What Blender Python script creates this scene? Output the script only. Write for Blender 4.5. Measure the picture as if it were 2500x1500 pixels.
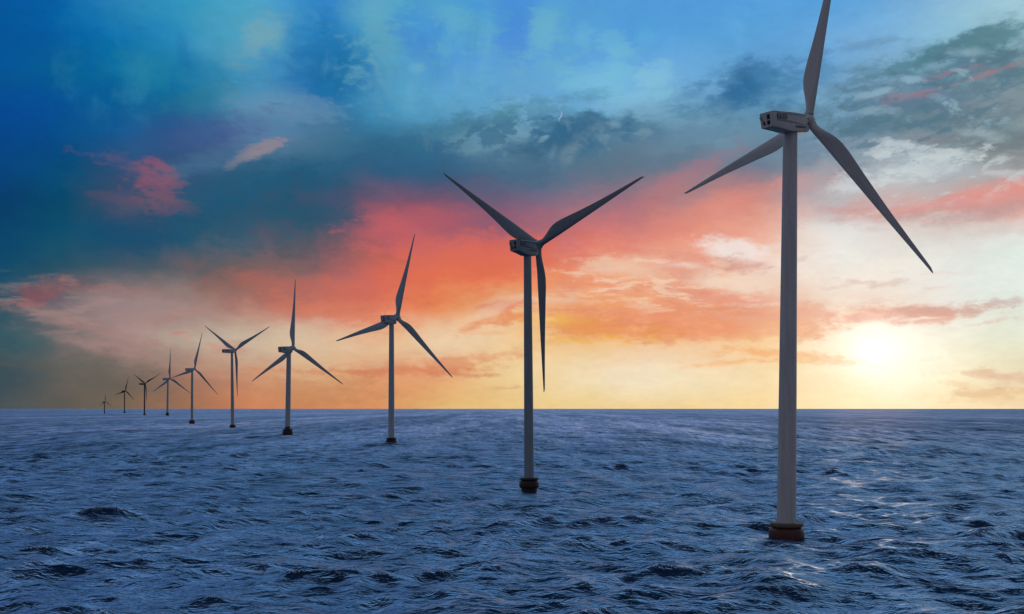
import bpy, bmesh, math
import numpy as np
from mathutils import Vector, Matrix

# ------------------------------------------------------------------ camera
SC = bpy.context.scene
for _o in list(bpy.data.objects):
    bpy.data.objects.remove(_o, do_unlink=True)
F = 2430.6          # focal length in photo pixels (2500 wide)
EYE = 24.0          # eye height over the water
HOR = 998.5
cam_d = bpy.data.cameras.new("camera")
cam_d.sensor_width = 36.0
cam_d.lens = F / 2500.0 * 36.0
cam_d.shift_y = (HOR - 750.0) / 2500.0
cam_d.clip_start = 0.5
cam_d.clip_end = 1.0e6
cam = bpy.data.objects.new("camera", cam_d)
SC.collection.objects.link(cam)
cam.location = (0, 0, EYE)
cam.rotation_euler = (math.radians(90), 0, 0)
SC.camera = cam
SC.view_settings.view_transform = 'Standard'
SC.view_settings.look = 'None'
SC.view_settings.exposure = 0.0
SC.view_settings.gamma = 1.0
SC.cycles.max_bounces = 6
SC.cycles.sample_clamp_indirect = 4.0
SC.cycles.sample_clamp_direct = 12.0

SUN_AZ = math.atan((2130 - 1250) / F)
SUN_EL = math.radians(3.1)


def lin(c):
    out = []
    for v in c:
        v = max(0.0, v / 255.0)
        out.append(v / 12.92 if v <= 0.04045 else ((v + 0.055) / 1.055) ** 2.4)
    return tuple(out)


# ------------------------------------------------------------------ world
world = bpy.data.worlds.new("World")
SC.world = world
world.use_nodes = True
NT = world.node_tree
NT.nodes.clear()


class G:
    """small helper around a node tree"""
    def __init__(self, nt):
        self.nt = nt

    def put(self, sock, v):
        if v is None:
            return
        if isinstance(v, bpy.types.NodeSocket):
            self.nt.links.new(v, sock)
        else:
            sock.default_value = v

    def math(self, op, a, b=None, c=None, clamp=False):
        n = self.nt.nodes.new('ShaderNodeMath')
        n.operation = op
        n.use_clamp = clamp
        for i, v in enumerate((a, b, c)):
            self.put(n.inputs[i], v)
        return n.outputs[0]

    def vmath(self, op, a, b=None, scale=None, c=None):
        n = self.nt.nodes.new('ShaderNodeVectorMath')
        n.operation = op
        self.put(n.inputs[0], a)
        if b is not None:
            self.put(n.inputs[1], b)
        if c is not None:
            self.put(n.inputs[2], c)
        if scale is not None:
            self.put(n.inputs['Scale'], scale)
        return n.outputs['Value'] if op in ('LENGTH', 'DOT_PRODUCT', 'DISTANCE') else n.outputs[0]

    def noise(self, vec, scale, detail=4.0, rough=0.5, lac=2.0, distortion=0.0, color=False):
        n = self.nt.nodes.new('ShaderNodeTexNoise')
        self.put(n.inputs['Vector'], vec)
        self.put(n.inputs['Scale'], scale)
        n.inputs['Detail'].default_value = detail
        n.inputs['Roughness'].default_value = rough
        n.inputs['Lacunarity'].default_value = lac
        n.inputs['Distortion'].default_value = distortion
        return n.outputs['Color'] if color else n.outputs['Fac']

    def maprange(self, v, a, b, c=0.0, d=1.0, mode='SMOOTHSTEP'):
        n = self.nt.nodes.new('ShaderNodeMapRange')
        n.interpolation_type = mode
        n.clamp = mode != 'SMOOTHSTEP'      # smoothstep limits itself
        self.put(n.inputs['Value'], v)
        n.inputs['From Min'].default_value = a
        n.inputs['From Max'].default_value = b
        n.inputs['To Min'].default_value = c
        n.inputs['To Max'].default_value = d
        return n.outputs[0]

    def mix(self, f, a, b, blend='MIX'):
        n = self.nt.nodes.new('ShaderNodeMix')
        n.data_type = 'RGBA'
        n.blend_type = blend
        self.put(n.inputs[0], f)
        for s, v in ((n.inputs[6], a), (n.inputs[7], b)):
            if isinstance(v, tuple) and len(v) == 3:
                v = v + (1.0,)
            self.put(s, v)
        return n.outputs[2]

    def mapping(self, vec, loc=(0, 0, 0), rot=(0, 0, 0), scale=(1, 1, 1), kind='POINT'):
        n = self.nt.nodes.new('ShaderNodeMapping')
        n.vector_type = kind
        self.put(n.inputs['Vector'], vec)
        n.inputs['Location'].default_value = loc
        n.inputs['Rotation'].default_value = rot
        n.inputs['Scale'].default_value = scale
        return n.outputs[0]


g = G(NT)
tc = NT.nodes.new('ShaderNodeTexCoord')
DIR = g.vmath('NORMALIZE', tc.outputs['Generated'])
sep = NT.nodes.new('ShaderNodeSeparateXYZ')
NT.links.new(DIR, sep.inputs[0])
dx, dy, dz = sep.outputs
yc = g.math('MAXIMUM', dy, 0.25)
PX = g.math('MULTIPLY_ADD', g.math('DIVIDE', dx, yc), F / 1000, 1.25)
PY = g.math('MULTIPLY_ADD', g.math('DIVIDE', dz, yc), -F / 1000, HOR / 1000)
cmb = NT.nodes.new('ShaderNodeCombineXYZ')
NT.links.new(PX, cmb.inputs[0])
NT.links.new(PY, cmb.inputs[1])
P0 = cmb.outputs[0]
# drifting of the cloud outlines: three sizes of turbulence
ANI = g.vmath('MULTIPLY', DIR, (1.0, 1.0, 1.9))
w1 = g.vmath('SUBTRACT', g.noise(ANI, 5.0, 2.0, 0.5, color=True), (0.5, 0.5, 0.5))
w2 = g.vmath('SUBTRACT', g.noise(ANI, 19.0, 7.0, 0.62, color=True), (0.5, 0.5, 0.5))
w2b = g.vmath('MULTIPLY', w2, (1.0, 0.55, 0.0))
P1 = g.vmath('ADD', P0, g.vmath('MULTIPLY', w1, (0.10, 0.05, 0.0)))
PB = g.vmath('ADD', P1, g.vmath('SCALE', w2b, scale=0.16))      # base colours
PC = g.vmath('ADD', P0, g.vmath('SCALE', w2b, scale=0.075))      # clouds
NA = g.noise(ANI, 26.0, 9.0, 0.64)
NB = g.noise(g.vmath('MULTIPLY', DIR, (1.0, 1.0, 2.6)), 75.0, 6.0, 0.66)
N = g.math('MULTIPLY_ADD', NB, 0.55, g.math('MULTIPLY', NA, 0.75))
N = g.math('SUBTRACT', N, 0.15)
NC = g.math('SUBTRACT', N, 0.5)
sepC = NT.nodes.new('ShaderNodeSeparateXYZ')
NT.links.new(PC, sepC.inputs[0])
CX, CY = sepC.outputs[0], sepC.outputs[1]
_cx = NT.nodes.new('ShaderNodeCombineXYZ')
_cy = NT.nodes.new('ShaderNodeCombineXYZ')
for _k in (0, 1):
    NT.links.new(CX, _cx.inputs[_k])
    NT.links.new(CY, _cy.inputs[_k])
XX, YY = _cx.outputs[0], _cy.outputs[0]


def ellipse(cx_, cy_, Rx, Ry, ang):
    """distance from the middle of a tilted ellipse, 1 on its rim"""
    ca, sa = math.cos(math.radians(ang)), math.sin(math.radians(ang))
    if ang == 0:
        return g.vmath('LENGTH', g.vmath('MULTIPLY_ADD', PC, (1 / Rx, 1 / Ry, 0), c=(-cx_ / Rx, -cy_ / Ry, 0)))
    t = g.vmath('MULTIPLY_ADD', YY, (sa / Rx, ca / Ry, 0), c=(-(cx_ * ca + cy_ * sa) / Rx, (cx_ * sa - cy_ * ca) / Ry, 0))
    return g.vmath('LENGTH', g.vmath('MULTIPLY_ADD', XX, (ca / Rx, -sa / Ry, 0), c=t))



ROWS = [
 (0,   [(0,88,158),(5,105,170),(45,138,186),(55,155,190),(75,162,200),(50,135,200),(85,162,198),(75,160,202),(70,145,215),(80,155,215),(80,155,217),(80,155,220),(85,160,220),(85,160,220),(110,170,217),(145,190,215),(165,205,218)]),
 (83,  [(0,84,152),(0,95,160),(20,120,176),(55,145,190),(88,160,188),(38,130,190),(80,160,195),(80,158,205),(75,142,215),(85,158,213),(80,155,216),(85,160,217),(90,162,218),(110,170,220),(125,180,220),(140,190,212),(130,170,185)]),
 (167, [(0,84,148),(0,93,153),(12,114,158),(30,122,168),(64,144,190),(30,112,172),(65,148,190),(80,152,210),(88,150,212),(92,160,213),(102,168,222),(105,170,218),(95,155,205),(100,158,205),(120,162,188),(100,145,160),(120,145,152)]),
 (250, [(0,72,148),(0,79,146),(5,92,148),(30,112,152),(78,138,174),(34,108,158),(72,150,190),(95,165,205),(108,170,205),(108,172,213),(125,182,212),(100,152,190),(90,145,180),(118,165,195),(98,132,155),(110,132,148),(125,145,155)]),
 (333, [(0,68,138),(0,76,136),(26,88,144),(56,85,134),(88,122,160),(70,116,145),(46,104,140),(66,118,150),(105,145,170),(75,122,150),(88,122,147),(108,145,168),(100,138,162),(98,132,157),(108,135,150),(120,140,150),(112,130,137)]),
 (417, [(0,66,122),(0,74,118),(50,78,114),(48,84,118),(36,90,118),(36,90,122),(44,90,124),(46,90,124),(70,106,135),(80,110,135),(92,115,135),(105,117,138),(108,122,142),(145,155,168),(180,192,198),(165,180,185),(152,152,155)]),
 (500, [(0,60,105),(4,72,104),(58,76,104),(36,82,110),(20,80,112),(46,80,108),(130,82,105),(120,84,108),(110,92,120),(145,108,128),(165,115,125),(198,135,130),(215,142,132),(192,180,182),(205,168,165),(205,155,150),(222,152,142)]),
 (583, [(0,68,108),(5,78,108),(12,75,110),(28,85,108),(80,93,108),(72,82,98),(192,95,98),(185,95,105),(178,96,108),(215,115,110),(225,132,120),(235,152,130),(235,188,170),(230,228,222),(222,220,215),(220,222,216),(222,235,228)]),
 (667, [(8,75,103),(50,82,98),(75,88,98),(85,90,95),(130,95,90),(155,100,98),(205,100,90),(222,110,82),(230,120,82),(235,155,115),(235,182,152),(232,182,158),(238,220,206),(238,230,220),(238,232,222),(228,233,228),(225,238,232)]),
 (750, [(48,84,98),(126,112,118),(155,128,128),(158,128,122),(175,112,102),(200,112,96),(225,118,88),(230,142,90),(232,178,130),(235,162,110),(232,150,108),(232,155,122),(230,165,140),(236,212,192),(232,215,200),(228,228,220),(223,230,218)]),
 (833, [(50,82,96),(104,102,103),(165,140,134),(184,168,152),(208,192,168),(222,195,165),(228,195,155),(235,212,178),(238,202,155),(236,190,130),(238,190,140),(238,190,145),(244,205,155),(252,236,205),(252,248,230),(240,240,218),(230,235,212)]),
 (917, [(55,76,88),(92,92,90),(112,100,92),(160,120,105),(202,150,118),(214,168,125),(218,150,108),(228,165,118),(234,202,150),(240,220,182),(240,228,202),(240,226,192),(240,220,178),(247,234,200),(252,245,220),(244,234,200),(228,215,182)]),
 (1000,[(72,84,88),(98,92,84),(120,100,84),(168,115,85),(205,130,90),(205,132,86),(218,152,98),(226,185,120),(232,198,132),(236,206,142),(238,208,146),(240,210,150),(244,218,162),(249,228,178),(251,234,186),(249,229,182),(241,218,176)]),
]
COLX = [i * 156.25 for i in range(17)]
# sky above the frame, with a made-up bright band that lights water and turbines
UP = [(-110, [(20,85,165),(35,100,172),(60,130,190),(75,145,198),(80,150,205),(70,140,205),(80,150,208),(85,155,212),(85,150,215),(88,155,218),(90,155,218),(92,158,220),(95,160,220),(100,165,220),(112,172,218),(130,180,215),(145,190,212)]),
      (-330, [(155,198,268)]*3 + [(162,206,275)]*5 + [(168,212,280)]*6 + [(172,215,278)]*3),
      (-800, [(212,246,300)]*4 + [(216,250,302)]*6 + [(220,252,302)]*7),
      (-1600, [(90,115,185)]*17)]
UPS = [(-1600, 420.0), (-800, 300.0), (-330, 130.0), (-110, 75.0)]
allrows = [(y, c, dict(UPS).get(y, 50.0)) for y, c in (UP[::-1] + ROWS)]
sepB = NT.nodes.new('ShaderNodeSeparateXYZ')
NT.links.new(PB, sepB.inputs[0])
U = g.math('MINIMUM', g.math('MAXIMUM', g.math('DIVIDE', sepB.outputs[0], 2.5), 0.0), 1.0)
V = g.math('MINIMUM', g.math('MAXIMUM', sepB.outputs[1], -1.6), 1.0)
SKY = None
prev_y = None
for y, cols, sg in allrows:
    r = NT.nodes.new('ShaderNodeValToRGB')
    r.color_ramp.interpolation = 'B_SPLINE' if y < 0 else 'CARDINAL'
    els = r.color_ramp.elements
    while len(els) < len(cols):
        els.new(0.5)
    for i, c in enumerate(cols):
        els[i].position = COLX[i] / 2500.0
    for i, c in enumerate(cols):
        els[i].color = lin(c) + (1.0,)
    NT.links.new(U, r.inputs[0])
    if SKY is None:
        SKY = r.outputs[0]
    else:
        h_ = (y - prev_y) / 1000.0
        SKY = g.mix(g.maprange(V, prev_y / 1000.0 - 0.3 * h_, y / 1000.0 + 0.3 * h_), SKY, r.outputs[0])
    prev_y = y

# single clouds, rifts and streaks: x, y, half width, half height, tilt, colour, opacity, ragged
B = [
 # upper left and middle: thin cyan veils over deep blue
 (560,60,70,60,-30,(70,160,195),.35,1.2),(650,75,45,30,-25,(118,172,186),.55,1.2),(610,115,50,26,-35,(125,165,175),.4,1.2),
 (420,180,150,30,10,(35,130,165),.4,1.2),(130,160,90,30,0,(0,98,140),.35,1.2),(480,240,80,30,-10,(45,125,150),.35,1.2),
 (850,175,95,95,30,(22,108,162),.75,.8),(790,55,55,70,10,(45,130,195),.28,1.2),(860,60,30,50,0,(50,135,195),.25,1.2),
 (905,45,48,80,8,(100,170,195),.6,1.1),(935,140,55,75,-15,(102,168,190),.55,1.1),(915,165,9,50,-28,(120,175,185),.3,.9),
 (1040,60,70,45,10,(62,138,214),.55,1.2),(1060,120,60,60,0,(72,145,215),.5,1.2),(1100,30,50,30,0,(95,170,205),.5,1.2),
 (1105,75,32,55,-5,(100,178,205),.5,1.2),(1170,50,40,50,0,(95,175,205),.45,1.3),(1185,170,60,75,-10,(100,175,210),.5,1.1),
 (1020,165,18,12,0,(115,185,205),.5,.8),(1000,220,110,45,-8,(88,160,195),.45,1.1),
 (1350,45,34,50,8,(92,170,208),.6,1.2),(1322,95,32,45,5,(108,182,208),.65,1.2),(1335,165,50,40,0,(105,178,212),.45,1.2),
 (1420,88,28,26,20,(105,180,215),.6,1.2),(1488,108,30,42,-10,(108,182,218),.6,1.2),(1455,175,70,40,-15,(120,190,220),.55,1.1),
 (1480,205,60,30,-10,(125,195,222),.45,1.1),(1578,90,24,22,0,(95,175,218),.5,1.0),(1600,200,42,32,-30,(138,200,222),.6,1.2),(1560,235,60,22,-10,(128,190,218),.5,1.1),
 (1690,30,120,30,0,(85,160,222),.3,1.2),
 # violet and salmon spots on the left
 (720,265,120,32,5,(112,152,182),.5,1.1),(560,310,110,26,-12,(78,100,148),.6,.9),(640,362,40,14,-18,(180,146,142),.48,1.7),(600,385,45,10,-20,(150,140,145),.5,1.2),
 (470,325,90,30,-10,(45,85,138),.5,1.0),(500,400,90,20,-15,(75,115,150),.45,1.1),
 (385,468,34,42,-30,(165,86,100),.34,2.4),(340,415,70,16,18,(115,86,112),.35,1.8),(375,430,50,26,10,(150,86,106),.35,1.5),(420,495,50,18,10,(150,86,100),.35,1.6),(345,500,60,20,-20,(95,86,108),.5,1.3),(300,485,50,14,0,(95,80,105),.5,1.3),
 (640,450,150,40,-10,(22,88,122),.5,1.0),(760,520,150,60,10,(50,82,108),.6,1.0),(600,560,220,40,-3,(36,84,110),.5,1.0),(760,600,130,34,12,(92,86,96),.5,1.0),(330,560,160,40,-5,(10,75,112),.4,1.0),
 # grey band of the middle
 (1130,312,90,24,-10,(62,118,146),.7,1.2),(1195,300,50,18,-10,(75,130,152),.7,1.3),(1055,328,70,8,0,(68,122,150),.6,1.2),(1235,275,45,14,-8,(80,142,158),.6,1.3),(1275,262,40,12,0,(75,135,155),.5,1.3),
 (1355,248,80,14,0,(92,142,180),.55,1.5),(1430,235,40,12,-10,(88,150,178),.5,1.5),(1020,365,30,20,20,(42,110,142),.5,1.1),
 (1180,345,70,22,-5,(108,150,172),.5,1.2),
 (1370,332,88,34,-8,(46,102,138),.95,.7),(1325,308,22,14,0,(66,118,148),.8,1.0),(1445,304,36,26,0,(50,102,138),.95,.7),(1430,283,18,14,0,(70,120,150),.7,1.0),(1480,310,50,22,8,(60,112,145),.8,1.1),(1535,307,38,22,10,(64,112,144),.95,.8),(1580,318,40,12,10,(88,128,154),.7,1.2),
 (1330,337,16,5,-25,(150,190,205),.5,.9),(1505,300,14,8,0,(135,170,190),.5,1.0),(1285,328,25,10,0,(120,165,182),.5,1.2),
 (1565,328,24,10,0,(128,158,174),.6,1.2),(1420,352,50,14,-35,(108,140,158),.5,1.2),(1395,375,14,30,30,(118,140,156),.5,1.2),(1440,358,28,22,0,(56,106,136),.65,1.0),(1280,400,90,40,-15,(62,102,130),.5,1.1),
 (1490,385,80,18,-20,(92,118,138),.4,1.2),(1690,330,150,24,-6,(88,132,158),.45,1.1),(1640,395,140,20,-12,(88,118,140),.45,1.1),
 # dark cumulus left of the big rotor
 (1825,203,62,42,-15,(42,106,152),1.0,.6),(1795,240,38,26,-20,(44,108,152),.95,.6),(1872,180,30,18,-5,(66,128,172),.6,1.2),(1708,205,22,16,0,(72,130,172),.8,1.1),(1698,228,30,16,-15,(84,140,180),.7,1.2),(1738,262,45,14,-10,(86,136,172),.6,1.3),(1690,275,40,16,0,(82,134,162),.55,1.3),
 (1925,190,50,32,0,(68,128,172),.75,1.3),(1935,228,34,22,0,(76,132,170),.7,1.3),(2020,165,28,34,0,(82,138,180),.6,1.3),(2010,140,30,12,-20,(80,135,180),.6,1.1),(2090,115,80,10,-12,(98,145,184),.6,1.1),(2150,102,40,6,-8,(110,155,190),.5,1.1),
 # right hand field of small clouds
 (2205,160,72,22,-8,(82,130,148),.85,1.4),(2300,128,62,20,-15,(78,126,142),.85,1.3),(2380,110,70,22,-22,(84,126,142),.85,1.3),(2455,82,70,26,-28,(92,136,148),.9,1.2),
 (2360,165,90,24,-15,(78,122,142),.7,1.5),(2460,140,70,20,-20,(92,122,132),.7,1.4),(2120,160,45,12,-5,(100,145,172),.6,1.4),
 (2250,195,130,18,-12,(92,128,152),.65,1.6),(2290,245,160,20,-14,(84,118,144),.7,1.5),(2430,200,100,22,-18,(100,128,142),.6,1.5),
 (2030,262,90,16,-10,(84,128,154),.8,1.4),(2070,300,75,20,0,(82,126,152),.75,1.4),(2000,285,50,20,0,(96,138,162),.5,1.4),(2170,300,90,22,-4,(88,124,146),.65,1.6),
 (2300,290,100,22,-6,(96,126,140),.6,1.6),(2430,285,90,26,0,(102,128,138),.6,1.6),(2350,345,110,20,0,(104,126,136),.65,1.6),(2460,360,80,18,-4,(112,126,132),.7,1.5),(2260,340,60,12,10,(130,130,140),.6,1.5),(2440,390,80,14,0,(128,134,138),.55,1.6),
 (2330,205,130,4,-17,(180,125,132),.34,1.0),(2455,163,80,4.5,-24,(172,122,128),.32,1.0),(2215,235,60,9,-4,(146,122,142),.6,1.3),(2330,180,60,7,-12,(150,120,138),.5,1.2),
 (2225,192,26,8,0,(150,190,208),.6,1.6),(2370,130,30,8,0,(140,170,186),.7,1.2),(2290,160,30,8,-8,(130,165,185),.6,1.2),(2150,225,50,8,-10,(150,185,205),.6,1.3),(2130,275,34,8,0,(140,172,190),.6,1.3),(2300,245,18,10,0,(140,170,188),.5,1.3),(2400,330,40,10,10,(160,182,188),.6,1.4),(2500,300,40,14,0,(150,168,172),.5,1.4),
 (2260,378,90,16,4,(200,212,217),.6,2.2),(2180,350,50,8,5,(192,204,212),.7,1.4),(2190,422,110,22,-8,(206,217,220),.75,2.2),(2300,410,60,14,0,(190,200,205),.5,2.2),(2120,450,60,16,-12,(206,210,214),.7,1.4),(2450,420,60,8,-5,(205,205,206),.6,1.4),(2160,400,40,8,0,(160,165,175),.5,1.4),(2290,440,60,9,-10,(165,170,178),.5,1.4),
 (2420,470,110,22,-14,(228,150,140),.85,1.1),(2280,505,150,17,-6,(216,152,148),.8,1.2),(2110,510,100,15,4,(208,160,156),.6,1.3),(2410,520,110,12,-10,(190,160,160),.6,1.5),(2250,530,90,10,-4,(185,165,165),.5,1.4),(2420,560,90,12,0,(214,205,202),.5,1.5),(2060,560,90,20,0,(232,232,228),.5,1.2),
 (1960,440,70,26,-10,(205,155,152),.5,1.1),(1640,452,150,22,-30,(190,122,130),.38,1.0),(1760,500,120,22,-20,(226,140,125),.5,1.0),
 # red glow of the middle left
 (915,520,44,26,20,(180,92,102),.4,1.5),(1010,540,120,24,-8,(188,92,104),.5,1.1),(930,560,60,26,0,(204,96,98),.5,1.2),(820,480,90,16,0,(70,80,112),.5,1.1),
 (1160,640,220,45,-4,(228,110,78),.5,1.0),(1240,600,120,30,0,(228,108,88),.5,1.0),
 (780,700,160,26,6,(202,108,94),.4,1.1),(820,760,120,24,10,(218,122,96),.6,1.0),
 # light rifts and orange clouds right of the second rotor
 (1500,652,80,20,0,(238,196,170),.85,1.1),(1800,612,80,22,8,(242,230,224),.9,1.0),(1665,650,46,7,2,(236,214,200),.8,1.0),(1640,690,34,7,4,(240,204,178),.75,1.0),(1380,715,50,14,0,(234,184,156),.65,1.2),(1556,729,42,6,-4,(240,192,150),.8,1.0),(1800,690,80,20,4,(242,220,200),.8,1.0),(1850,742,60,6,0,(244,226,210),.8,.9),(1300,735,60,14,0,(236,200,168),.6,1.2),
 (1455,690,90,12,4,(232,145,112),.7,1.2),(1700,635,80,13,10,(228,152,134),.75,1.2),(1830,648,60,11,6,(212,164,154),.75,1.2),(1650,660,40,14,10,(224,150,134),.6,1.2),(1650,705,80,13,8,(232,148,118),.75,1.2),(1780,730,100,11,4,(226,156,138),.75,1.2),
 (1650,775,260,22,1,(232,146,112),.85,.9),(1720,805,180,24,-1,(234,150,112),.9,.8),(1500,805,140,20,4,(230,148,92),.8,.9),(1410,790,70,14,8,(232,152,88),.7,1.1),(1470,826,90,7,0,(236,178,84),.6,1.0),(1330,782,60,10,0,(240,192,92),.6,1.1),
 (1240,752,44,11,-8,(226,134,108),.8,1.2),(1230,780,56,12,-8,(230,142,96),.85,1.2),(1150,800,34,8,-18,(232,150,112),.7,1.2),(1190,815,60,4,0,(236,180,140),.5,1.0),(1180,768,50,8,-20,(236,206,180),.5,1.0),
 (1960,768,150,22,0,(232,172,146),.8,.9),(1930,800,110,20,-6,(238,180,140),.8,.9),(2130,772,140,18,-3,(232,178,156),.85,.9),(2270,760,90,14,-4,(212,162,148),.9,1.0),(2250,784,100,9,-8,(226,168,146),.75,1.1),(2400,752,60,8,-12,(206,176,168),.8,1.1),(2470,735,50,7,-6,(205,188,184),.7,1.1),(2400,785,50,4,-8,(226,190,176),.6,1.1),(2240,782,40,3,-8,(250,238,220),.6,.8),
 (1860,862,100,11,3,(240,172,118),.8,1.0),(1970,872,80,12,6,(242,192,140),.75,1.0),(1770,884,90,6,-4,(242,190,140),.8,1.0),(1860,880,70,6,0,(240,182,128),.7,1.0),
 (2110,686,40,6,6,(222,196,186),.8,1.2),(2170,690,40,5,-8,(222,200,190),.7,1.2),(2060,695,40,4,-14,(226,204,194),.6,1.2),(2115,722,40,5,0,(240,214,200),.7,1.2),(1960,632,24,5,-20,(218,196,192),.6,1.2),(1880,656,20,6,0,(206,160,158),.6,1.2),
 (2400,915,80,9,4,(224,188,158),.75,1.3),(2480,925,50,12,0,(222,190,164),.7,1.3),(2430,958,70,9,0,(226,190,148),.7,1.3),(2320,935,60,6,10,(238,208,170),.6,1.3),(2440,975,90,5,0,(236,204,160),.5,1.3),
 # low streaks left
 (1010,905,130,13,-2,(214,130,92),.9,.9),(1090,885,110,10,-5,(220,146,108),.75,1.0),(900,911,200,5,2,(208,132,98),.7,.9),(1150,918,46,4,2,(206,142,108),.7,.9),(1060,928,80,5,-2,(222,160,116),.5,1.0),(920,893,60,4,0,(215,170,140),.5,1.0),(1210,868,70,9,-12,(228,170,124),.6,1.1),
 (700,930,120,6,4,(206,150,118),.5,1.0),(790,955,130,22,0,(196,132,92),.5,.9),(1240,946,34,3,0,(216,160,120),.5,.8),
 (441,808,20,3.5,0,(198,128,120),.85,.6),(463,820,9,5,0,(200,140,130),.6,.8),(545,850,38,14,5,(196,138,124),.5,1.0),
 (100,718,44,18,-14,(150,82,88),.6,1.3),(170,690,70,12,-6,(105,86,98),.5,1.2),(260,706,110,11,4,(142,98,94),.55,1.1),(330,740,110,30,10,(162,138,136),.45,1.1),(225,800,150,16,16,(165,128,126),.45,1.2),(250,850,120,12,14,(182,142,138),.4,1.2),
 (560,690,80,14,-4,(150,100,92),.3,1.0),(410,770,80,10,-8,(170,128,124),.5,1.1),
 (180,890,150,24,4,(95,96,88),.4,1.1),(60,830,70,30,0,(60,100,106),.4,1.1),
 (1367,288,2.2,11,2,(180,196,224),.5,.1),
]
for (bx, by, rx, ry, ang, colr, op, rag) in B:
    d = ellipse(bx / 1000, by / 1000, rx * 1.25 / 1000, ry * 1.25 / 1000, ang)
    d = g.math('MULTIPLY_ADD', NC, rag * 3.6, d)
    f_ = g.maprange(d, 1.5, 0.2, 0.0, op)
    SKY = g.mix(f_, SKY, lin(colr))
# fields of small ragged clouds: x, y, half width, half height, tilt, colour, opacity, noise, threshold
cumA = g.noise(g.vmath('MULTIPLY', DIR, (1.0, 1.0, 1.7)), 34.0, 8.0, 0.58, distortion=0.25)
cumB = g.noise(g.vmath('MULTIPLY', DIR, (0.8, 1.0, 3.6)), 27.0, 8.0, 0.60, distortion=0.3)
cumC = g.noise(g.vmath('ADD', g.vmath('MULTIPLY', DIR, (1.5, 1.0, 1.0)), (7.3, 2.1, 4.4)), 17.0, 9.0, 0.60, distortion=0.5)
# rifts of the right-hand field climb to the right
tiltv = NT.nodes.new('ShaderNodeVectorRotate')
tiltv.rotation_type = 'Y_AXIS'
tiltv.inputs['Angle'].default_value = math.radians(14)
NT.links.new(DIR, tiltv.inputs['Vector'])
cumD = g.noise(g.vmath('MULTIPLY', tiltv.outputs[0], (1.0, 1.0, 2.4)), 38.0, 8.0, 0.60, distortion=0.3)
FIELDS = [
 (1300,330,330,55,-3,(54,104,136),.72,cumA,.50,.57),
 (1230,275,260,30,-8,(82,138,164),.55,cumA,.53,.62),
 (1330,350,340,60,-3,(128,158,174),.38,cumC,.55,.68),
 (1830,225,210,75,-5,(58,118,160),.60,cumA,.52,.62),
 (2250,255,330,150,-16,(78,116,136),.72,cumD,.49,.60),
 (2270,260,320,140,-16,(152,184,198),.55,cumA,.57,.66),
 (2300,430,280,70,-6,(206,214,216),.55,cumD,.52,.64),
 (2250,520,300,40,-4,(196,150,148),.45,cumB,.50,.62),
 (1950,60,260,90,0,(110,180,228),.25,cumC,.50,.66),
 (1060,120,420,170,0,(112,180,206),.36,cumC,.50,.72),
 (1000,160,420,150,0,(40,118,190),.30,cumC,.48,.30),
 (430,180,380,170,0,(60,150,176),.24,cumC,.50,.72),
 (300,170,360,170,0,(0,84,158),.25,cumC,.48,.30),
 (1620,690,330,80,3,(244,214,188),.60,cumB,.54,.64),
 (1560,755,330,75,2,(228,138,104),.60,cumB,.50,.40),
 (1540,828,330,16,0,(238,184,110),.55,cumA,.50,.60),
 (2160,700,260,60,0,(226,200,190),.45,cumB,.55,.65),
 (2050,850,420,40,0,(244,204,164),.35,cumB,.54,.64),
 (1000,900,280,40,-3,(216,142,104),.40,cumB,.52,.64),
 (250,760,330,90,8,(172,140,136),.40,cumB,.50,.66),
 (700,640,420,90,-4,(180,104,100),.14,cumC,.48,.66),
 (1150,560,420,70,-6,(150,86,110),.15,cumC,.48,.36),
]
for (bx, by, rx, ry, ang, colr, op, nz, lo, hi) in FIELDS:
    d = ellipse(bx / 1000, by / 1000, rx / 1000, ry / 1000, ang)
    f_ = g.math('MULTIPLY', g.maprange(d, 1.25, 0.45, 0.0, op), g.maprange(nz, lo, hi))
    SKY = g.mix(f_, SKY, lin(colr))
# grain of the clouds
gn = g.math('MULTIPLY_ADD', NC, 0.30, 1.01)
SKY = g.vmath('SCALE', SKY, scale=gn)
# glow around the sun
sdir = (math.sin(SUN_AZ) * math.cos(SUN_EL), math.cos(SUN_AZ) * math.cos(SUN_EL), math.sin(SUN_EL))
r_ = g.math('MULTIPLY', g.vmath('DISTANCE', DIR, sdir), F)
def gauss(s):
    t = g.math('DIVIDE', r_, s)
    return g.math('EXPONENT', g.math('MULTIPLY', g.math('MULTIPLY', t, t), -1.0))
SKY = g.vmath('ADD', SKY, g.vmath('SCALE', (1.0, 0.99, 0.97), scale=g.math('MULTIPLY', gauss(58.0), 0.26)))
SKY = g.vmath('ADD', SKY, g.vmath('SCALE', (0.9, 0.96, 1.0), scale=g.math('MULTIPLY', gauss(150.0), 0.09)))
# the half of the sky behind the camera: dusk blue
back = g.mix(g.maprange(dz, 0.0, 0.6), lin((112, 114, 122)), lin((104, 114, 138)))
back = g.vmath('SCALE', back, scale=g.math('MULTIPLY_ADD', NC, 0.8, 1.0))
SKY = g.mix(g.maprange(dy, 0.05, 0.65), back, SKY)
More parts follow.
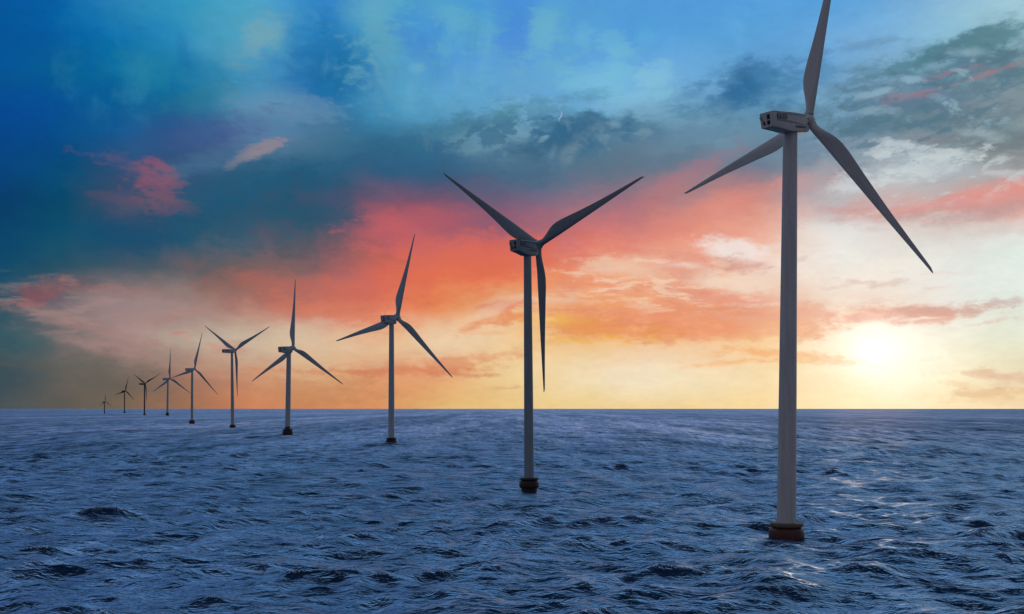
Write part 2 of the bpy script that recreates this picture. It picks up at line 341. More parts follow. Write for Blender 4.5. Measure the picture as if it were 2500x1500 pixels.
# clear air from the Sky Texture with the same sun
st = NT.nodes.new('ShaderNodeTexSky')
st.sky_type = 'NISHITA'
st.sun_disc = False
st.sun_elevation = SUN_EL
st.sun_rotation = SUN_AZ
st.air_density = 1.0
st.dust_density = 1.0
bg1 = NT.nodes.new('ShaderNodeBackground')
NT.links.new(st.outputs[0], bg1.inputs[0])
bg1.inputs[1].default_value = 0.05
bg2 = NT.nodes.new('ShaderNodeBackground')
NT.links.new(SKY, bg2.inputs[0])
bg2.inputs[1].default_value = 1.0
ms = NT.nodes.new('ShaderNodeMixShader')
ms.inputs[0].default_value = 0.97
NT.links.new(bg1.outputs[0], ms.inputs[1])
NT.links.new(bg2.outputs[0], ms.inputs[2])
wo = NT.nodes.new('ShaderNodeOutputWorld')
NT.links.new(ms.outputs[0], wo.inputs[0])
world.cycles.sampling_method = 'MANUAL'
world.cycles.sample_map_resolution = 512

# ------------------------------------------------------------------ sun
sl = bpy.data.lights.new("sun", 'SUN')
sl.energy = 0.13
sl.angle = math.radians(5.0)
sl.color = (1.0, 0.50, 0.27)
sun = bpy.data.objects.new("sun", sl)
SC.collection.objects.link(sun)
sun.rotation_euler = Vector(sdir).to_track_quat('Z', 'Y').to_euler()
sun.location = (200, 600, 120)


# ------------------------------------------------------------------ materials
def new_mat(name):
    m = bpy.data.materials.new(name)
    m.use_nodes = True
    m.node_tree.nodes.clear()
    out = m.node_tree.nodes.new('ShaderNodeOutputMaterial')
    return m, G(m.node_tree), out


def paint(name, col, rough=0.45, var=0.12, streak=True, spec=0.4):
    m, q, out = new_mat(name)
    t = q.nt.nodes.new('ShaderNodeTexCoord')
    ob = t.outputs['Object']
    n1 = q.noise(q.mapping(ob, scale=(1.6, 1.6, 0.12)), 1.0, 5.0, 0.6)
    n2 = q.noise(ob, 3.5, 5.0, 0.6)
    n = q.math('MULTIPLY_ADD', n1, 0.7 if streak else 0.2, q.math('MULTIPLY', n2, 0.5))
    c = q.mix(q.maprange(n, 0.35, 0.85), tuple(x * (1 + var) for x in col), tuple(x * (1 - 1.6 * var) for x in col))
    b = q.nt.nodes.new('ShaderNodeBsdfPrincipled')
    q.put(b.inputs['Base Color'], c)
    b.inputs['Roughness'].default_value = rough
    b.inputs['Specular IOR Level'].default_value = spec
    q.nt.links.new(b.outputs[0], out.inputs[0])
    return m


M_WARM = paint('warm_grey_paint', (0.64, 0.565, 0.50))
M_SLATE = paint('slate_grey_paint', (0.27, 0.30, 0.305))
M_SLATE2 = paint('blue_grey_paint', (0.40, 0.45, 0.46))
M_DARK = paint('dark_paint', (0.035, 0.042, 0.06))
M_BAND = paint('dark_band_paint', (0.05, 0.05, 0.07))
M_RUST = paint('red_brown_paint', (0.10, 0.024, 0.011), 0.5, 0.3)
M_RUSTD = paint('dark_red_brown_paint', (0.035, 0.010, 0.006), 0.5, 0.3)
M_RIM = paint('brown_grey_concrete', (0.15, 0.10, 0.07), 0.7, 0.2)
M_RIMD = paint('dark_brown_rim', (0.05, 0.035, 0.028), 0.7, 0.2)
M_BLACK = paint('black_recess', (0.006, 0.006, 0.008), 0.6, 0.1)
M_RED = paint('dull_red_mark', (0.20, 0.012, 0.03), 0.5, 0.1)
M_INK = paint('dark_lettering', (0.02, 0.02, 0.035), 0.5, 0.1)
M_LIT_EDGE = paint('lit_edge_white', (0.85, 0.83, 0.80), 0.3, 0.05)  # near-white, painted in for light caught along the roof edge


def water_material():
    m, q, out = new_mat('sea_water')
    geo = q.nt.nodes.new('ShaderNodeNewGeometry')
    pos = geo.outputs['Position']
    flat = q.vmath('MULTIPLY', pos, (1, 1, 0))
    # ripples of several sizes, longer across the wind than along it
    def layer(sx, sy, rot, det, rough, seed):
        v = q.mapping(flat, loc=(seed, seed * 0.7, seed), rot=(0, 0, math.radians(rot)), scale=(1 / sx, 1 / sy, 1))
        v = q.mapping(v)
        return q.noise(v, 1.0, det, rough)
    def ridge(n):
        a = q.math('ABSOLUTE', q.math('MULTIPLY_ADD', n, 2.0, -1.0))
        return q.math('SUBTRACT', 1.0, q.math('POWER', a, 0.8))
    # the open water far out carries the long swell patterns
    off = q.maprange(q.vmath('LENGTH', flat), 200.0, 1300.0, 0.22, 1.0)
    h = None
    for (sx, sy, rot, det, rough, seed, amp, rd) in [
            (0.9, 0.42, 6, 3, 0.6, 3.1, 0.050, True),
            (2.6, 1.3, -8, 3, 0.6, 7.7, 0.30, True),
            (9.0, 4.2, 5, 4, 0.55, 1.3, 0.75, True),
            (34.0, 15.0, -6, 3, 0.5, 5.9, 1.9, True),
            (30.0, 110.0, 4, 5, 0.62, 9.4, 13.0, False),
            (110.0, 520.0, -3, 5, 0.7, 2.4, 75.0, False),
            (400.0, 2200.0, 2, 5, 0.7, 6.4, 300.0, False)]:
        n = layer(sx, sy, rot, det, rough, seed)
        if rd:
            n = ridge(n)
        t_ = q.math('MULTIPLY', n, amp)
        if sx in (30.0, 110.0, 400.0):
            t_ = q.math('MULTIPLY', t_, off)
        h = t_ if h is None else q.math('ADD', t_, h)
    bump = q.nt.nodes.new('ShaderNodeBump')
    bump.inputs['Strength'].default_value = 1.0
    bump.inputs['Distance'].default_value = 1.0
    q.put(bump.inputs['Height'], h)
    fre = q.nt.nodes.new('ShaderNodeFresnel')
    fre.inputs['IOR'].default_value = 1.5
    q.put(fre.inputs['Normal'], bump.outputs[0])
    gl = q.nt.nodes.new('ShaderNodeBsdfGlossy')
    gl.inputs['Color'].default_value = (0.50, 0.74, 1.0, 1)
    q.put(gl.inputs['Roughness'], q.math('MULTIPLY_ADD', off, 0.30, 0.19))
    q.put(gl.inputs['Normal'], bump.outputs[0])
    df = q.nt.nodes.new('ShaderNodeBsdfDiffuse')
    q.put(df.inputs['Normal'], bump.outputs[0])
    # ripples too small to see, which spread the reflection over much of the sky
    gl2 = q.nt.nodes.new('ShaderNodeBsdfGlossy')
    q.put(gl2.inputs['Color'], q.mix(off, (0.50, 0.75, 1.0), (0.76, 0.79, 1.0)))
    gl2.inputs['Roughness'].default_value = 0.50
    q.put(gl2.inputs['Normal'], bump.outputs[0])
    # cat's paws: patches of ruffled and of slick water, down to a few metres
    pat = None
    for (sx, sy, seed, amp) in [(9, 16, 2.2, .22), (22, 150, 5.1, .45), (70, 1000, 8.8, .50), (260, 9000, 3.3, .42)]:
        n = q.noise(q.mapping(flat, loc=(seed, seed, 0), scale=(1 / sx, 1 / sy, 1)), 1.0, 4.0, 0.65)
        n = q.math('MULTIPLY', q.math('SUBTRACT', n, 0.5), amp)
        if sx > 10:
            n = q.math('MULTIPLY', n, off)
        pat = n if pat is None else q.math('ADD', pat, n)
    gmix = q.nt.nodes.new('ShaderNodeMixShader')
    q.put(gmix.inputs[0], q.maprange(pat, -0.14, 0.14, 0.15, 0.95))
    q.nt.links.new(gl.outputs[0], gmix.inputs[1])
    q.nt.links.new(gl2.outputs[0], gmix.inputs[2])
    q.put(df.inputs['Color'], q.mix(q.maprange(pat, -0.14, 0.14), (0.004, 0.015, 0.036), (0.012, 0.042, 0.095)))
    mx = q.nt.nodes.new('ShaderNodeMixShader')
    q.put(mx.inputs[0], q.math('MULTIPLY', q.maprange(fre.outputs[0], 0.095, 0.33, 0.02, 1.0, 'LINEAR'), q.maprange(pat, -0.11, 0.11, 0.48, 1.0)))
    q.nt.links.new(df.outputs[0], mx.inputs[1])
    q.nt.links.new(gmix.outputs[0], mx.inputs[2])
    # foam flecks on the sharpest crests; the white also paints in small glints
    at = q.nt.nodes.new('ShaderNodeAttribute')
    at.attribute_name = 'foam_glint'
    fn = q.noise(flat, 4.5, 3.0, 0.7)
    ff = q.math('MULTIPLY', q.maprange(fn, 0.54, 0.60), at.outputs['Fac'], clamp=True)
    fd = q.nt.nodes.new('ShaderNodeBsdfDiffuse')
    fd.inputs['Color'].default_value = (0.85, 0.87, 0.9, 1)
    mx2 = q.nt.nodes.new('ShaderNodeMixShader')
    q.put(mx2.inputs[0], ff)
    q.nt.links.new(mx.outputs[0], mx2.inputs[1])
    q.nt.links.new(fd.outputs[0], mx2.inputs[2])
    q.nt.links.new(mx2.outputs[0], out.inputs[0])
    return m


# ------------------------------------------------------------------ sea
def build_sea():
    fpx = 995.6
    K = fpx * EYE
    step = 0.36
    drops = np.concatenate([np.arange(K / 90000.0, 3, 0.10), np.arange(3, 64, 0.2), np.arange(64, 235, 0.4), np.arange(235, 500, 3.0), np.array([600, 800, 1200, 2400, 6000, 20000.0])])
    D = (K / drops)[::-1]
    D = np.concatenate([D, [140000.0, 260000.0, 420000.0]])
    az = np.concatenate([np.radians(np.arange(-180, -40, 4.0)), np.radians(np.arange(-40, -31, 0.25)),
                         np.radians(np.arange(-31, 31, 0.048)), np.radians(np.arange(31, 40, 0.25)), np.radians(np.arange(40, 180, 4.0))])
    nr, nc = len(D), len(az)
    X = np.outer(D, np.sin(az)).astype(np.float64)
    Y = np.outer(D, np.cos(az))
    dD = np.gradient(D)
    Z = np.zeros_like(X)
    OX = np.zeros_like(X)
    OY = np.zeros_like(X)
    JJ = np.zeros_like(X)
    rng = np.random.default_rng(11)
    lams = np.concatenate([np.geomspace(1.2, 4.0, 34), np.geomspace(4.0, 20.0, 50), np.geomspace(24.0, 75.0, 16), np.geomspace(80, 260, 12)])
    for lam in lams:
        k = 2 * math.pi / lam
        spread = 0.95 if lam < 5 else (0.72 if lam < 22 else 0.45)
        th = rng.normal(math.radians(-80), spread)     # waves run towards the camera
        cx, cy = math.cos(th), math.sin(th)
        if lam < 4:
            sl_ = 0.036
        elif lam < 22:
            sl_ = 0.060
        elif lam < 80:
            sl_ = 0.024 if lam < 50 else 0.022
        else:
            sl_ = 0.009
        a = sl_ / k * rng.uniform(0.6, 1.35)
        ph = rng.uniform(0, 2 * math.pi)
        # wave sets: the height of each train swells and fades in space
        m1 = rng.uniform(0, 2 * math.pi)
        mk = k * 0.13
        mth = th + rng.normal(0, 0.9)
        # keep only what the grid can carry
        res = np.clip((lam / np.maximum(dD, 1e-3) - 2.2) / 3.5, 0, 1)
        rows = np.nonzero(res > 0)[0]
        if len(rows) == 0:
            continue
        r0, r1 = rows[0], rows[-1] + 1
        x, y = X[r0:r1], Y[r0:r1]
        arg = k * (x * cx + y * cy) + ph
        mod = 0.75 + 0.55 * np.sin(mk * (x * math.cos(mth) + y * math.sin(mth)) + m1)
        aa = a * res[r0:r1, None] * mod
        s, c = np.sin(arg), np.cos(arg)
        Z[r0:r1] += aa * s
        q_ = 0.8
        OX[r0:r1] += -(-q_) * aa * c * cx
        OY[r0:r1] += -(-q_) * aa * c * cy
        JJ[r0:r1] += aa * k * s
    X2, Y2 = X + OX, Y + OY
    th_ = float(np.quantile(JJ[(D > 90) & (D < 900)], 0.986))
    foam_glint = np.clip((JJ - th_) / (0.15 * th_), 0, 1)
    co = np.stack([X2, Y2, Z], -1).reshape(-1, 3).astype(np.float32)
    me = bpy.data.meshes.new('sea')
    idx = np.arange(nr * nc).reshape(nr, nc)
    a = idx[:-1, :]
    b = idx[1:, :]
    a2 = np.roll(a, -1, axis=1)
    b2 = np.roll(b, -1, axis=1)
    quads = np.stack([a, b, b2, a2], -1).reshape(-1, 4)[:, ::-1]
    quads = quads[:, ::-1] if False else quads
    nv, nf = len(co), len(quads)
    me.vertices.add(nv)
    me.vertices.foreach_set('co', co.ravel())
    me.loops.add(nf * 4)
    me.loops.foreach_set('vertex_index', quads.ravel().astype(np.int32))
    me.polygons.add(nf)
    me.polygons.foreach_set('loop_start', np.arange(0, nf * 4, 4, dtype=np.int32))
    me.polygons.foreach_set('use_smooth', np.ones(nf, dtype=bool))
    at = me.attributes.new('foam_glint', 'FLOAT', 'POINT')
    at.data.foreach_set('value', foam_glint.ravel().astype(np.float32))
    me.update()
    # normals must point up
    if me.polygons[nf // 2].normal.z < 0:
        me.flip_normals()
    o = bpy.data.objects.new('sea', me)
    SC.collection.objects.link(o)
    me.materials.append(water_material())
    o['kind'] = 'structure'
    o['label'] = 'choppy dark blue sea reaching the horizon'
    print('sea verts', nv, 'foam_glint', float((foam_glint > 0).mean()))
    return o


build_sea()


# ------------------------------------------------------------------ mesh helpers
def link(name, bm, mat, parent, smooth=True, loc=None):
    me = bpy.data.meshes.new(name)
    bmesh.ops.recalc_face_normals(bm, faces=bm.faces[:])
    bm.to_mesh(me)
    bm.free()
    me.materials.append(mat)
    if smooth:
        me.polygons.foreach_set('use_smooth', np.ones(len(me.polygons), dtype=bool))
        try:
            me.set_sharp_from_angle(angle=math.radians(38))
        except Exception:
            pass
    o = bpy.data.objects.new(name, me)
    SC.collection.objects.link(o)
    if parent is not None:
        o.parent = parent
    if loc is not None:
        o.location = loc
    return o


def lathe(prof, seg=48, centers=None):
    """profile of (radius, z); centers: optional (x, y) per ring"""
    bm = bmesh.new()
    rings = []
    for i, (r, z) in enumerate(prof):
        cx, cy = centers[i] if centers else (0, 0)
        rings.append([bm.verts.new((cx + r * math.cos(2 * math.pi * j / seg), cy + r * math.sin(2 * math.pi * j / seg), z)) for j in range(seg)])
    for a, b in zip(rings, rings[1:]):
        for j in range(seg):
            bm.faces.new((a[j], a[(j + 1) % seg], b[(j + 1) % seg], b[j]))
    bm.faces.new(rings[0][::-1])
    bm.faces.new(rings[-1])
    return bm


def loft(sections):
    bm = bmesh.new()
    rings = [[bm.verts.new(p) for p in s] for s in sections]
    n = len(rings[0])
    for a, b in zip(rings, rings[1:]):
        for j in range(n):
            bm.faces.new((a[j], a[(j + 1) % n], b[(j + 1) % n], b[j]))
    bm.faces.new(rings[0][::-1])
    bm.faces.new(rings[-1])
    return bm


def box_into(bm, c, s, M=None):
    M = M or Matrix.Identity(4)
    r = bmesh.ops.create_cube(bm, size=1.0, matrix=M @ Matrix.Translation(c) @ Matrix.Diagonal((s[0], s[1], s[2], 1)))
    return r


def rrect(x, y0, y1, z0, z1, r, seg=4, skew=0.0, low=1.0):
    """rounded rectangle section in the local YZ plane at x"""
    pts = []
    for cy, cz, a0 in ((y1 - r, z1 - r, 0), (y0 + r, z1 - r, 90), (y0 + r, z0 + r, 180), (y1 - r, z0 + r, 270)):
        for i in range(seg + 1):
            a = math.radians(a0 + 90.0 * i / seg)
            zz = cz + r * math.sin(a)
            wsc = low + (1 - low) * (zz - z0) / (z1 - z0)
            pts.append((x + skew * zz, (cy + r * math.cos(a)) * wsc, zz))
    return pts


def blade_bm(R, hub_r, chord, root_r):
    """blade along +Z from hub_r to R; trailing edge towards -X; flat side Y"""
    bm = bmesh.new()
    n = 28
    ts = [0, .012, .03, .055, .085, .12, .16, .20, .25, .31, .38, .46, .55, .64, .73, .81, .88, .94, .975, .992, 1.0]
    def ip(t, xs, ys):
        return float(np.interp(t, xs, ys))
    rings = []
    for t in ts:
        z = hub_r + t * (R - hub_r)
        ch = ip(t, [0, .03, .07, .12, .17, .21, .26, .40, .60, .80, .94, .98, 1.0],
                [2 * root_r / chord, 2 * root_r / chord, .62, .84, .985, 1.0, .95, .74, .50, .31, .19, .15, .06]) * chord
        bl = ip(t, [0, .03, .16, 1], [0, 0, 1, 1])            # circle -> aerofoil
        th = ip(t, [0, .03, .16, .4, 1], [1, 1, .34, .22, .15])
        lead = root_r * ip(t, [0, .03, .2, .6, 1], [1, 1, .95, .62, .18])
        tw = math.radians(ip(t, [0, .1, .25, .5, 1], [14, 14, 9, 3, -1]))
        pre = 0.0
        ring = []
        for j in range(n):
            a = 2 * math.pi * j / n
            ux = 0.5 * (1 + math.cos(a))       # 1 = leading, 0 = trailing
            thick = math.sin(a)
            taper = (0.35 + 0.65 * ux) ** 1.0 if bl > 0 else 1
            yy = 0.5 * ch * th * thick * ((1 - bl) + bl * taper * (1 - 0.15 * (1 - ux)))
            x = lead - ch * (1 - ux)
            y = yy
            xr = x * math.cos(tw) - y * math.sin(tw)
            yr = x * math.sin(tw) + y * math.cos(tw)
            ring.append(bm.verts.new((xr, yr + pre, z)))
        rings.append(ring)
    for a, b in zip(rings, rings[1:]):
        for j in range(n):
            bm.faces.new((a[j], a[(j + 1) % n], b[(j + 1) % n], b[j]))
    bm.faces.new(rings[0][::-1])
    bm.faces.new(rings[-1])
    return bm


def glyph_mesh(text, size, depth, mat, name, parent):
    cu = bpy.data.curves.new(name, 'FONT')
    cu.body = text
    cu.size = size
    cu.extrude = depth
    cu.align_x = 'CENTER'
    cu.align_y = 'CENTER'
    cu.space_character = 1.08
    tmp = bpy.data.objects.new(name, cu)
    SC.collection.objects.link(tmp)
    dg = bpy.context.evaluated_depsgraph_get()
    me = bpy.data.meshes.new_from_object(tmp.evaluated_get(dg))
    bpy.data.objects.remove(tmp, do_unlink=True)
    me.name = name
    me.materials.clear()
    me.materials.append(mat)
    o = bpy.data.objects.new(name, me)
    SC.collection.objects.link(o)
    o.parent = parent
    return o


# ------------------------------------------------------------------ wind turbines
T = [
 dict(base=(48.91,177.44),top=(0.69,73.17),hub=(4.66,2.66,75.68),yaw=50.1,tilt=2.6,cone=5.7,blades=[(9.4,35.9),(144.76,36.32),(256.66,33.04)],rt=1.23,rb=1.68,br=3.1,bh=2.56,rh=0.66,rear=7.0),
 dict(base=(5.14,297.59),top=(-0.51,69.73),hub=(2.79,3.81,73.29),yaw=40.1,tilt=8.0,cone=0.0,blades=[(69.35,41.59),(183.43,45.04),(306.58,45.07)],rt=1.13,rb=1.48,br=3.0,bh=2.51,rh=0.61,rear=5.55),
 dict(base=(-79.4,655.32),top=(0.13,78.87),hub=(3.24,4.37,83.49),yaw=39.6,tilt=3.5,cone=2.3,blades=[(18.4,56.22),(131.99,61.22),(258.99,66.96)],rt=1.59,rb=2.09,br=3.56,bh=2.97,rh=0.86,rear=6.58),
 dict(base=(-201.65,895.36),top=(0.96,74.28),hub=(3.57,5.52,78.82),yaw=34.7,tilt=2.4,cone=3.0,blades=[(120.57,67.02),(244.36,67.77),(362.15,62.32)],rt=1.99,rb=2.39,br=4.79,bh=4.24,rh=1.18,rear=7.59),
 dict(base=(-347.85,1239.71),top=(-0.87,93.62),hub=(0.82,8.98,97.46),yaw=25.0,tilt=4.3,cone=2.8,blades=[(62.7,59.93),(182.9,58.58),(302.83,59.52)],rt=1.45,rb=2.22,br=3.83,bh=3.16,rh=0.82,rear=7.55),
 dict(base=(-525.39,1634.48),top=(0.34,86.87),hub=(1.83,7.77,90.01),yaw=27.1,tilt=4.8,cone=4.9,blades=[(15.94,61.1),(136.03,61.55),(255.77,61.36)],rt=1.71,rb=2.15,br=5.04,bh=4.17,rh=1.08,rear=7.06),
 dict(base=(-1225.85,3541.6),top=(1.89,126.72),hub=(5.22,10.26,132.43),yaw=33.7,tilt=3.3,cone=2.9,blades=[(2.82,106.6),(118.26,115.92),(246.34,118.9)],rt=2.77,rb=3.57,br=6.19,bh=5.83,rh=1.46,rear=13.11),
 dict(base=(-1391.16,3768.77),top=(0.0,114.71),hub=(-0.05,8.98,120.21),yaw=19.9,tilt=1.7,cone=5.7,blades=[(61.09,72.76),(181.87,69.57),(301.47,71.4)],rt=2.33,rb=2.64,br=5.27,bh=4.65,rh=1.24,rear=10.54),
 dict(base=(-2228.17,5724.94),top=(0.0,121.75),hub=(2.31,8.6,127.79),yaw=33.3,tilt=1.7,cone=2.2,blades=[(18.59,86.36),(126.51,95.99),(257.88,108.93)],rt=2.71,rb=3.06,br=5.89,bh=4.71,rh=1.41,rear=10.6),
 dict(base=(-2007.77,4906.08),top=(0.0,55.29),hub=(0.45,8.28,59.38),yaw=24.9,tilt=4.6,cone=4.1,blades=[(2.49,42.08),(120.84,46.59),(243.25,46.99)],rt=1.92,rb=2.32,br=4.04,bh=3.23,rh=0.81,rear=5.65),
]
LABELS = [
 'largest wind turbine, warm grey, upper blade cut off by the top of the photo',
 'dark slate turbine, second largest, one blade hanging straight down beside the tower',
 'grey turbine, third largest, top blade leaning right against the red cloud',
 'grey turbine, fourth largest, one blade straight up, dark band above its red-brown base',
 'slim grey turbine with blades in a Y, left of the fourth largest turbine',
 'grey turbine whose left blade tip touches the hub of its smaller neighbour',
 'small grey turbine with upright blade, its hub touched by a bigger neighbour\'s blade tip',
 'small near-black turbine with blades in a Y, third from the left end',
 'tiny near-black turbine with top blade leaning right, second from the left end',
 'smallest near-black turbine, alone at the far left end of the row',
]


def turbine(i, p):
    root = bpy.data.objects.new('wind_turbine', None)
    root.empty_display_size = 2.0
    SC.collection.objects.link(root)
    root.location = (p['base'][0], p['base'][1], {0: 0.5, 2: 1.1}.get(i, 0.3))
    root['label'] = LABELS[i]
    root['category'] = 'wind turbine'
    root['group'] = 'row of offshore wind turbines'
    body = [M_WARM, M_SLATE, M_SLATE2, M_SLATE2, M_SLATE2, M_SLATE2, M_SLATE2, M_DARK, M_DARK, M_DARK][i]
    near = i < 3
    rust, rim = (M_RUST, M_RIM) if i in (0, 4, 5, 7) else (M_RUSTD, M_RIMD)
    rt, rb, br, bh, rh = p['rt'], p['rb'], p['br'], p['bh'], p['rh']
    # rounded drum at the water line, slightly sunk
    c = min(0.45 * bh, 0.4 * br)
    cb = 0.24 * bh
    prof = [(br - cb * 1.1, -1.2), (br - cb, -0.12)]
    for k in range(7):
        a = math.radians(-90 + 15 * k)
        prof.append((br - cb + cb * math.cos(a), cb * 1.05 + cb * math.sin(a)))
    for k in range(1, 7):
        a = math.radians(15 * k)
        prof.append((br - c + c * math.cos(a), bh - c + c * math.sin(a)))
    drum = link('foundation_drum', lathe(prof), rust, root)
    rr = br * 0.935
    e = rh * 0.22
    profr = [(rr * .95, bh - 0.02), (rr - e, bh + 0.02), (rr, bh + e), (rr, bh + rh - e), (rr - e, bh + rh), (rb * 1.02, bh + rh + 0.02), (rb * 1.0, bh + rh + 0.03)]
    link('platform', lathe(profr), rim, root)
    # tower
    tx, tz = p['top']
    z0 = bh + rh
    if i in (3, 6):
        zb = z0 + (tz - z0) * 0.035
        link('tower_band', lathe([(rb * 1.03, z0), (rb * 1.03, zb)]), M_BAND, root)
    n = 14
    pr, ce = [], []
    for k in range(n + 1):
        s = k / n
        z = z0 + (tz - z0) * s
        pr.append((rb + (rt - rb) * (s ** 1.1), z))
        ce.append((tx * s, 0))
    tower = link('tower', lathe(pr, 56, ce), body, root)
    if near:
        # flange seams between the tower sections and the door at the foot
        for s in (0.27, 0.6):
            r = rb + (rt - rb) * (s ** 1.1)
            z = z0 + (tz - z0) * s
            link('tower_flange', lathe([(r * .98, z - .05), (r + .018, z - .05), (r + .018, z + .05), (r * .98, z + .05)], 56, [(tx * s, 0)] * 4), body, tower)
    # nacelle frame: X forward along the rotor shaft, Y left, Z up
    yaw, tilt = math.radians(p['yaw']), math.radians(p['tilt'])
    hub = Vector(p['hub'])
    R = max(b[1] for b in p['blades'])
    k = R / 36.0
    nt_ = math.radians(7.3 if i == 0 else 3.5)
    ax_n = Vector((math.sin(yaw) * math.cos(nt_), math.cos(yaw) * math.cos(nt_), math.sin(nt_)))
    lf = Vector((-math.cos(yaw), math.sin(yaw), 0))
    up_n = ax_n.cross(lf)
    Mn = Matrix((ax_n, lf, up_n)).transposed().to_4x4()
    Mn.translation = hub
    W = 2.65 * k
    reach = math.hypot(hub.x - tx, hub.y)
    Lr = max((p['rear'] - W / 2 * math.cos(yaw)) / math.sin(yaw), 3.0 * k)
    xr = -(reach + Lr)
    xf = -1.15 * k
    zt, zb_r, zb_f = 0.58 * k, -1.92 * k, -2.10 * k
    zbot = min(zb_f, tz - hub.z + 0.02)
    zbot = max(zbot, zb_f * 1.7)
    r = 0.16 * k
    h = W / 2
    secs = []
    L = xf - xr
    for s, wf, t_, b_ in ((0, .94, -.02 * k, zb_r), (.012, 1.0, 0, zb_r - .02 * k), (.25, 1.0, .01 * k, zb_r + (zbot - zb_r) * .45),
                          (.47, 1.0, .0, zbot), (.86, 1.0, -.04 * k, zbot), (.95, .90, -.10 * k, zbot * .93), (1.0, .74, -.25 * k, zbot * .78)):
        secs.append(rrect(xr + L * s, -h * wf, h * wf, b_, zt + t_, r, 4, 0.0, 0.86))
    nac = link('nacelle', loft(secs), body, root)
    nac.matrix_local = Mn
    # roof rails / cover with an overhanging lip
    bm = bmesh.new()
    ro = loft([rrect(xr + L * .02, -h * 1.01, h * 1.01, zt + .012 * k, zt + .10 * k, .04 * k, 3),
               rrect(xr + L * .50, -h * 1.03, h * 1.03, zt + .03 * k, zt + .15 * k, .05 * k, 3),
               rrect(xr + L * .90, -h * .92, h * .92, zt + .0 * k, zt + .09 * k, .04 * k, 3)])
    roof = link('roof_cover', ro, body, nac)
    bm.free()
    # everything below shows only on the nearer machines
    if i < 5:
        bm = bmesh.new()
        box_into(bm, (0, 0, 0), (L * .72, .15 * k, .075 * k), Matrix.Translation(((xr + L * .14 + xf - L * .12) / 2, -h - .05 * k, zt - .10 * k)) @ Matrix.Rotation(math.radians(38), 4, 'X'))
        link('lit_side_rail', bm, M_LIT_EDGE, nac, smooth=False)  # rail whose white colour stands in for a sunlit edge
        for (yy, zz, sy, sz) in ((0, -.22, .56, .78), (0, -1.17, .56, .66)):
            bm = bmesh.new()
            box_into(bm, (xr - .012 * k, -.50 * k, zz * k), (.06 * k, sy * k, sz * k))
            ht = link('rear_hatch', bm, M_BLACK, nac, smooth=False)
        # hooked line with a red drop on the rear face
        bm = bmesh.new()
        box_into(bm, (xr - .008 * k, 1.12 * k, -.08 * k), (.05 * k, .50 * k, .11 * k))
        box_into(bm, (xr - .010 * k, 1.08 * k, -.40 * k), (.05 * k, .36 * k, .10 * k))
        box_into(bm, (0, 0, 0), (.056 * k, .11 * k, 1.0 * k), Matrix.Translation((xr - .012 * k, .72 * k, -.52 * k)) @ Matrix.Rotation(math.radians(-24), 4, 'X'))
        link('rear_emblem_line', bm, M_INK, nac, smooth=False)
        bm = bmesh.new()
        bmesh.ops.create_uvsphere(bm, u_segments=16, v_segments=10, radius=.27 * k, matrix=Matrix.Translation((xr, .42 * k, -1.20 * k)) @ Matrix.Diagonal((.25, 1, 1.25, 1)))
        link('rear_emblem_drop', bm, M_RED, nac)
        # louvre on the side: dark recess with slats
        lx0, lx1 = xr + L * .12, xr + L * .38
        bm = bmesh.new()
        box_into(bm, ((lx0 + lx1) / 2, -h - .002 * k, -.10 * k), (lx1 - lx0, .07 * k, .74 * k))
        lou = link('louvre', bm, M_BLACK, nac, smooth=False)
        for q_ in range(7):
            bm = bmesh.new()
            xx = lx0 + (lx1 - lx0) * (q_ + .45) / 7
            box_into(bm, (xx, -h - .06 * k, -.10 * k), (.13 * k, .08 * k, .70 * k), None)
            link('slat', bm, body, lou, smooth=False)
        # fairing running forward and down from the louvre
        s1 = [(lx0, -h + .04, -.50 * k), (lx0, -h - .13 * k, -.54 * k), (lx0, -h + .08, -.84 * k)]
        s2 = [(lx1, -h + .04, -.62 * k), (lx1, -h - .12 * k, -.68 * k), (lx1, -h + .08, -1.02 * k)]
        s3 = [(xr + L * .82, -h + .06, -1.18 * k), (xr + L * .82, -h + .02 * k, -1.20 * k), (xr + L * .82, -h + .10, -1.26 * k)]
        link('side_fairing', loft([s1, s2, s3]), body, nac, smooth=False)
        # wind vane mast
        bm = bmesh.new()
        box_into(bm, (xr + L * .18, 0, zt + .75 * k), (.045 * k, .045 * k, 1.3 * k))
        box_into(bm, (xr + L * .18, 0, zt + 1.42 * k), (.30 * k, .05 * k, .05 * k))
        if i != 0:
            link('sensor_mast', bm, body, nac, smooth=False)
        else:
            bm.free()
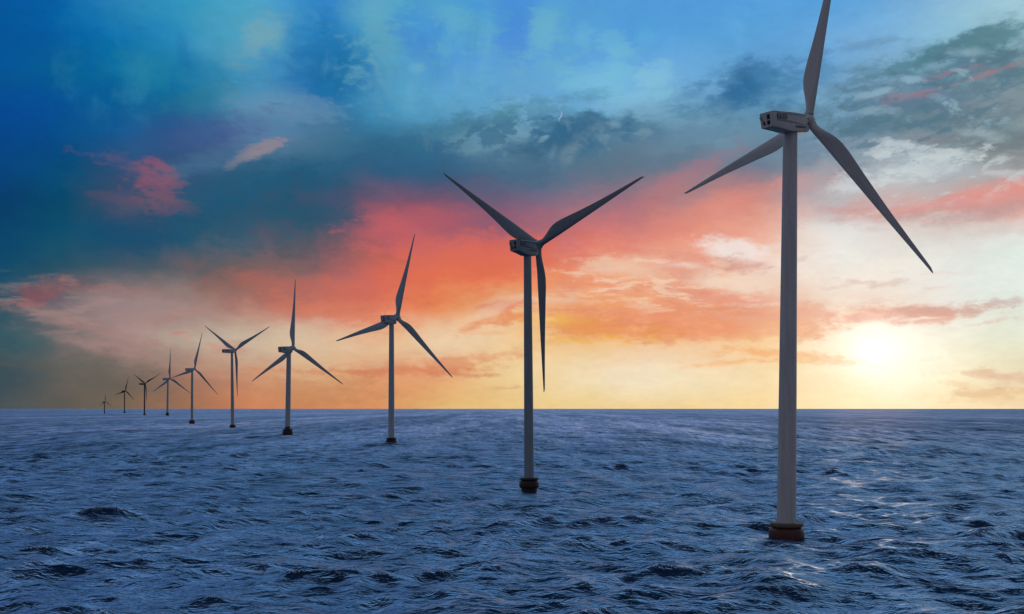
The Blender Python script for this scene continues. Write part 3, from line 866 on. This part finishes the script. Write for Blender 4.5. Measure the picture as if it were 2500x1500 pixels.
    if i < 2:
        # drop mark and lettering at the front of the side
        bm = bmesh.new()
        bmesh.ops.create_uvsphere(bm, u_segments=16, v_segments=10, radius=.20 * k, matrix=Matrix.Translation((xf - .75 * k, -h * .97, -.95 * k)) @ Matrix.Diagonal((1, .25, 1.5, 1)))
        link('side_emblem_drop', bm, M_RED, nac)
        bm = bmesh.new()
        box_into(bm, (xf - .75 * k, -h * .99, -.35 * k), (.09 * k, .05 * k, .80 * k))
        box_into(bm, (xf - .96 * k, -h * .99, -.10 * k), (.36 * k, .052 * k, .10 * k))
        link('side_emblem_line', bm, M_INK, nac, smooth=False)
        tx_o = glyph_mesh('GEUNNOVS', .56 * k, .02 * k, M_INK, 'lettering', nac)
        tx_o.matrix_local = Matrix.Translation((xf - L * .27, -h * .905 - .02 * k, -1.62 * k)) @ Matrix.Rotation(math.radians(85), 4, 'X')
    # yaw collar between tower and nacelle
    link('yaw_collar', lathe([(rt * 1.0, tz - .35 * k), (rt * 1.16, tz - .05 * k), (rt * 1.22, tz + .5 * k)], 40, [(tx, 0)] * 3), body, root)
    # rotor
    ax = Vector((math.sin(yaw) * math.cos(tilt), math.cos(yaw) * math.cos(tilt), math.sin(tilt)))
    rtv = Vector((math.cos(yaw), -math.sin(yaw), 0))
    upv = rtv.cross(ax)
    bm = bmesh.new()
    # spinner: lathe along the axis
    prof = [(.95, -1.35), (1.12, -1.25), (1.22, -.6), (1.25, 0), (1.18, .5), (.98, .95), (.62, 1.3), (.25, 1.45), (.05, 1.48)]
    sp = lathe([(a * k * .92, b * k * .95) for a, b in prof], 40)
    hubo = link('rotor_hub', sp, body, root)
    Mh = Matrix((rtv, upv, -ax)).transposed().to_4x4()
    Mh = Matrix((rtv, ax.cross(rtv), ax)).transposed().to_4x4()
    Mh.translation = hub
    hubo.matrix_local = Mh
    cone = math.radians(p['cone'])
    for (adeg, Rb) in p['blades']:
        a = math.radians(adeg)
        dirn = (math.sin(a) * rtv + math.cos(a) * upv) * math.cos(cone) + ax * math.sin(cone)
        tang = (math.cos(a) * rtv - math.sin(a) * upv)
        nrm = dirn.cross(tang)
        Mb = Matrix((tang, nrm, dirn)).transposed().to_4x4()
        Mb.translation = hub
        bl = link('blade', blade_bm(Rb, 1.15 * k, .083 * R, .74 * k), body, root)
        bl.matrix_local = Mb
        if near:
            rg = lathe([(.74 * k, 1.02 * k), (.84 * k, 1.06 * k), (.84 * k, 1.30 * k), (.76 * k, 1.34 * k)], 36)
            link('root_ring', rg, body, bl)
    return root


for i_, p_ in enumerate(T):
    turbine(i_, p_)
